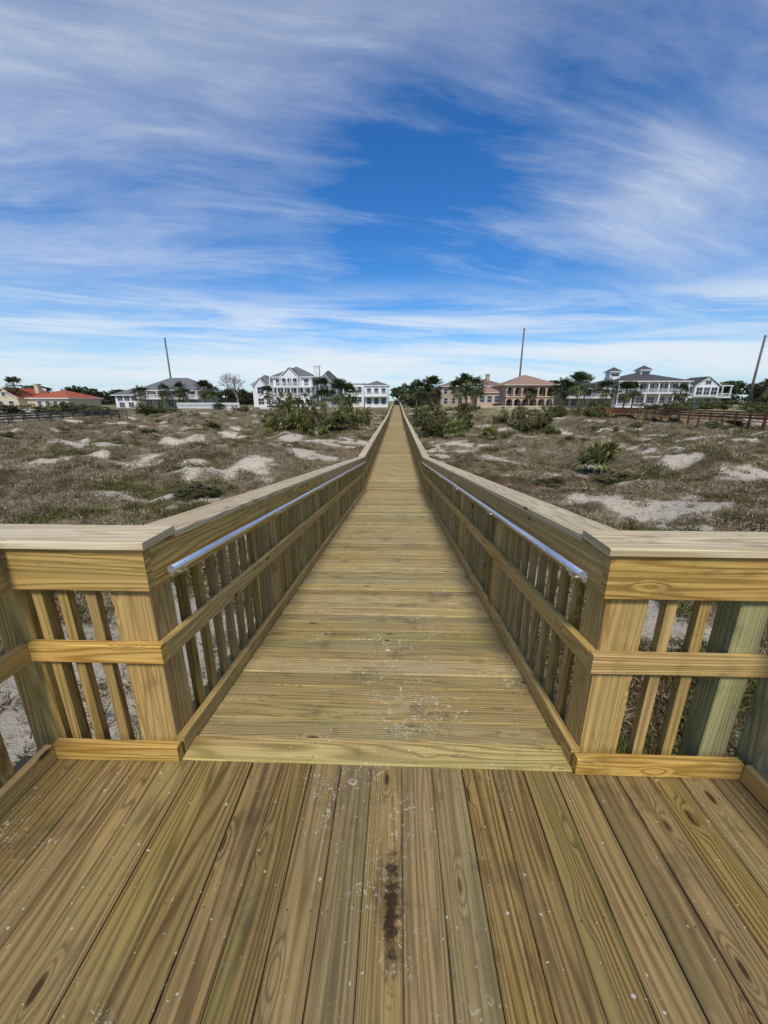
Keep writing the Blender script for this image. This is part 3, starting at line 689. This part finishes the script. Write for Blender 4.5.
h.wall(-25,-10.02,2,13,0,5.7,'beige'); h.hip(-25,-11,0,13,5.7,2.4,'rdark',.7); h.porch(-25.3,-10.9,-1.,2,3.0,2.4,6); h.winrow(-24.5,-10.6,6,2,3.4,1.5,1.9); h.winrow(-24.5,-10.6,5,2,.5,1.8,1.9)
h.wall(10.02,23.5,1,14,0,6.4,'beige'); h.hip(11,23.5,-1,14,6.4,2.4,'rdark',.7); h.gable(12.5,19.5,-2.4,5,6.5,2.4,'rdark','white'); h.wall(12.5,19.5,-2.4,-1.01,3.2,6.5,'white'); h.winrow(12.8,19.2,3,-2.4,3.7,1.7,2.1); h.win(16,-2.4,6.7,1.6,1.1)
h.winrow(10.4,23.2,5,1,.7,1.8,1.9); h.winrow(20,23.2,2,1,3.8,1.1,1.8); h.porch(10.9,23.8,-2.,1,3.1,3.0,6)
for cx in (-8.0,1.2):
    z0=9.7 if cx>0 else 9.2
    mb=MB(); mb.box(cx-1.5,cx+1.5,4,7,z0-1.8,z0+1.3,0); mb.box(cx-1.2,cx+1.2,3.97,4.0,z0+.1,z0+.9,1)
    cu=h.part('cupola',mb,['white','glass'])
    hp=h.hip(cx-1.5,cx+1.5,4,7,z0+1.52,1.4,'rdark',.5); hp.name='cupola_roof'
def fence(x0,x1,y,h=1.3,mat='white',label="white picket fence in front of the houses"):
    mb=MB(); z=gz1((x0+x1)/2,y)
    n=int(abs(x1-x0)/.3)
    for i in range(n+1): xx=x0+(x1-x0)*i/n; mb.box(xx-.07,xx+.07,y-.02,y+.02,z-.6,z+h)
    mb.box(x0,x1,y+.021,y+.08,z+.25,z+.40);mb.box(x0,x1,y+.021,y+.08,z+h-.35,z+h-.18)
    o=obj('picket_fence',mb.mesh('fence',[M[mat]])); top(o,label,"fence","fences by the beach houses")
fence(-56,-40,99,1.5); fence(-36,-20,103,1.3); fence(-96,-82,90,1.3); fence(22,46,106,1.1,'cream',"low cream fence before the villa")
def walkover(x,ya,yb,zt,mat,label,w=1.6,plat=False):
    e=bpy.data.objects.new('dune_walkover',None); COL.objects.link(e); e.location=(x,ya,zt); top(e,label,"walkway","old dune walkovers")
    L=yb-ya
    mb=MB(); mb.box(-w/2,w/2,0,L,-.08,0)
    if plat: mb.box(-w/2-5,w/2+3,L+.01,L+4,-.08,0)
    obj('deck',mb.mesh('walkover_deck',[M[mat]]),e)
    mb=MB(); mp=MB(); mp.box(-.06,.06,-.06,.06,-2.6,1.05); pm=mp.mesh('walkover_post',[M[mat]])
    for sx in (-w/2,w/2):
        for z in (.35,.7,1.0): mb.box(sx-.025,sx+.025,0,L,z-.07,z+.07)
        n=int(L/2)
        for i in range(n+1): obj('post',pm,e,(sx,L*i/n,0))
    if plat:
        for yy in (L+.05,L+3.95):
            for z in (.2,.45,.7,1.0): mb.box(-w/2-5,w/2+3,yy-.03,yy+.03,z-.09,z+.09)
            for i in range(6): obj('post',pm,e,(-w/2-5+(w+8)*i/5,yy,0))
    obj('handrail',mb.mesh('walkover_rail',[M[mat]]),e)
walkover(43,40,78,-.75,'oldwood',"old red-brown timber dune walkover with railings and platform",plat=True)
walkover(-50,44,70,-1.0,'grywood',"weathered dark grey timber dune walkover")
def pole(x,y,zt,label="tall plain wooden utility pole"):
    e=bpy.data.objects.new('utility_pole',None); COL.objects.link(e); e.location=(x,y,-1.2); top(e,label,"utility pole","utility poles behind the houses")
    H=zt+1.2; mb=MB(); mb.tube([(0,0,0),(0,0,H)],[.34,.24],10); obj('pole',mb.mesh('pole',[M['pole']],True),e)
    for i,z in enumerate((H-.3,H-1.4,H-2.5)):
        mi=MB(); mi.tube([(0,-.22,0),(0,-.55,.06),(0,-.6,.3)],[.06,.05,.05],6); obj('insulator',mi.mesh('insulator',[M['pole']],True),e,(0,0,z-.3))
pole(-79.0,138,22.2); pole(41.6,138,24.6); pole(96.6,112,18.2)

# ------------------------------------------------------------------ world
w=bpy.data.worlds.new("World"); scene.world=w; w.use_nodes=True
Sd=Vector((.02,-.66,.75)).normalized()
k=N('w',world=w)
sky=k.n('ShaderNodeTexSky',sky_type='NISHITA'); sky.sun_disc=False
sky.sun_elevation=math.asin(Sd.z); sky.sun_rotation=math.atan2(Sd.x,Sd.y); sky.air_density=1.0; sky.dust_density=.4; sky.ozone_density=2.0
dv=k.n('ShaderNodeTexCoord').outputs['Generated']; q=k.sep(dv)
zz=k.m('MAXIMUM',q[2],0.)
den=k.m('ADD',zz,.20)
px=k.m('DIVIDE',q[0],den);py=k.m('DIVIDE',q[1],den)
sx=k.m('ADD',k.m('MULTIPLY',px,.95),k.m('MULTIPLY',py,.20)); sy=k.m('ADD',k.m('MULTIPLY',py,.95),k.m('MULTIPLY',px,-.22))
warp=k.noise(k.xyz(px,py,0),.8,3.,.5)
c1=k.noise(k.xyz(k.m('MULTIPLY',sx,.8),k.m('MULTIPLY_ADD',warp,1.1,k.m('MULTIPLY',sy,1.6)),7.3),1.,7.,.62,.2)
c2=k.noise(k.xyz(k.m('MULTIPLY',sx,1.2),k.m('MULTIPLY_ADD',warp,1.5,k.m('MULTIPLY',sy,5.2)),5.3),1.,7.,.66,.3)
def blob(d,a,b):
    d=Vector(d).normalized(); nd=k.n('ShaderNodeVectorMath',operation='DOT_PRODUCT'); k.set(nd.inputs[0],dv); nd.inputs[1].default_value=d
    return k.mr(nd.outputs['Value'],math.cos(math.radians(a)),math.cos(math.radians(b)))
b1=blob((-.62,.68,.42),38,2); b2=blob((.34,.72,.58),32,2); b3=blob((.52,.80,.29),12,1); b4=blob((-.10,.66,.78),30,2)
n0=blob((.05,.92,.34),16,2)
mask=k.m('ADD',k.m('ADD',k.m('MULTIPLY',b1,.17),k.m('MULTIPLY',b2,.10)),k.m('ADD',k.m('MULTIPLY',b3,.16),k.m('MULTIPLY',b4,.10)))
mask=k.m('SUBTRACT',mask,k.m('MULTIPLY',n0,.07))
base=k.m('ADD',k.m('MULTIPLY',c1,.52),k.m('MULTIPLY',c2,.48))
cl=k.m('MULTIPLY',k.mr(k.m('ADD',base,mask),.50,.88,0.,1.,False),.56)
cl=k.m('ADD',cl,k.m('MULTIPLY',k.mr(c2,.50,.75),.11))
veil=k.m('MULTIPLY',k.mr(zz,.45,.75),.12)
cl=k.m('ADD',cl,veil)
band=k.m('MULTIPLY',k.mr(zz,.01,.06),k.mr(zz,.14,.28,1.,0.))
bn=k.noise(k.xyz(k.m('MULTIPLY',q[0],1.5),k.m('MULTIPLY_ADD',k.m('MULTIPLY',q[0],q[0]),1.2,k.m('MULTIPLY_ADD',q[0],.9,k.m('MULTIPLY',zz,17.))),3.1),1.,7.,.62,.5)
cb=k.m('MULTIPLY',band,k.mr(bn,.34,.62))
cl=k.m('MAXIMUM',cl,k.m('MULTIPLY',cb,.88))
haze=k.mr(zz,0.,.19,.62,0.)
hs=k.n('ShaderNodeHueSaturation'); k.set(hs.inputs['Color'],sky.outputs[0]); hs.inputs['Saturation'].default_value=1.32; hs.inputs['Value'].default_value=1.0
skc=k.mix(1.,hs.outputs[0],(.62,.92,1.20),'MULTIPLY')
skc=k.mix(haze,skc,(5.4,6.5,7.6))
cc=k.mix(cl,skc,(7.0,7.5,8.0))
bg=k.n('ShaderNodeBackground'); k.set(bg.inputs['Color'],cc); bg.inputs['Strength'].default_value=.115
o=k.n('ShaderNodeOutputWorld'); k.t.links.new(bg.outputs[0],o.inputs[0])
# sun
L=bpy.data.lights.new('sun','SUN'); L.energy=3.2; L.angle=math.radians(10); L.color=(1,.92,.80)
so=bpy.data.objects.new('sun',L); COL.objects.link(so); so.rotation_euler=(-Sd).to_track_quat('-Z','Y').to_euler(); so.location=(0,0,30)
# camera
c=bpy.data.cameras.new('camera'); co=bpy.data.objects.new('camera',c); COL.objects.link(co)
c.sensor_fit='VERTICAL'; c.sensor_height=36; c.lens=36*380/1024; c.clip_start=.05; c.clip_end=6000
co.location=(.07,0,1.6); co.rotation_euler=(math.radians(90-16.3),0,math.radians(1.88)); scene.camera=co
scene.view_settings.view_transform='Standard'; scene.view_settings.look='None'; scene.view_settings.exposure=0
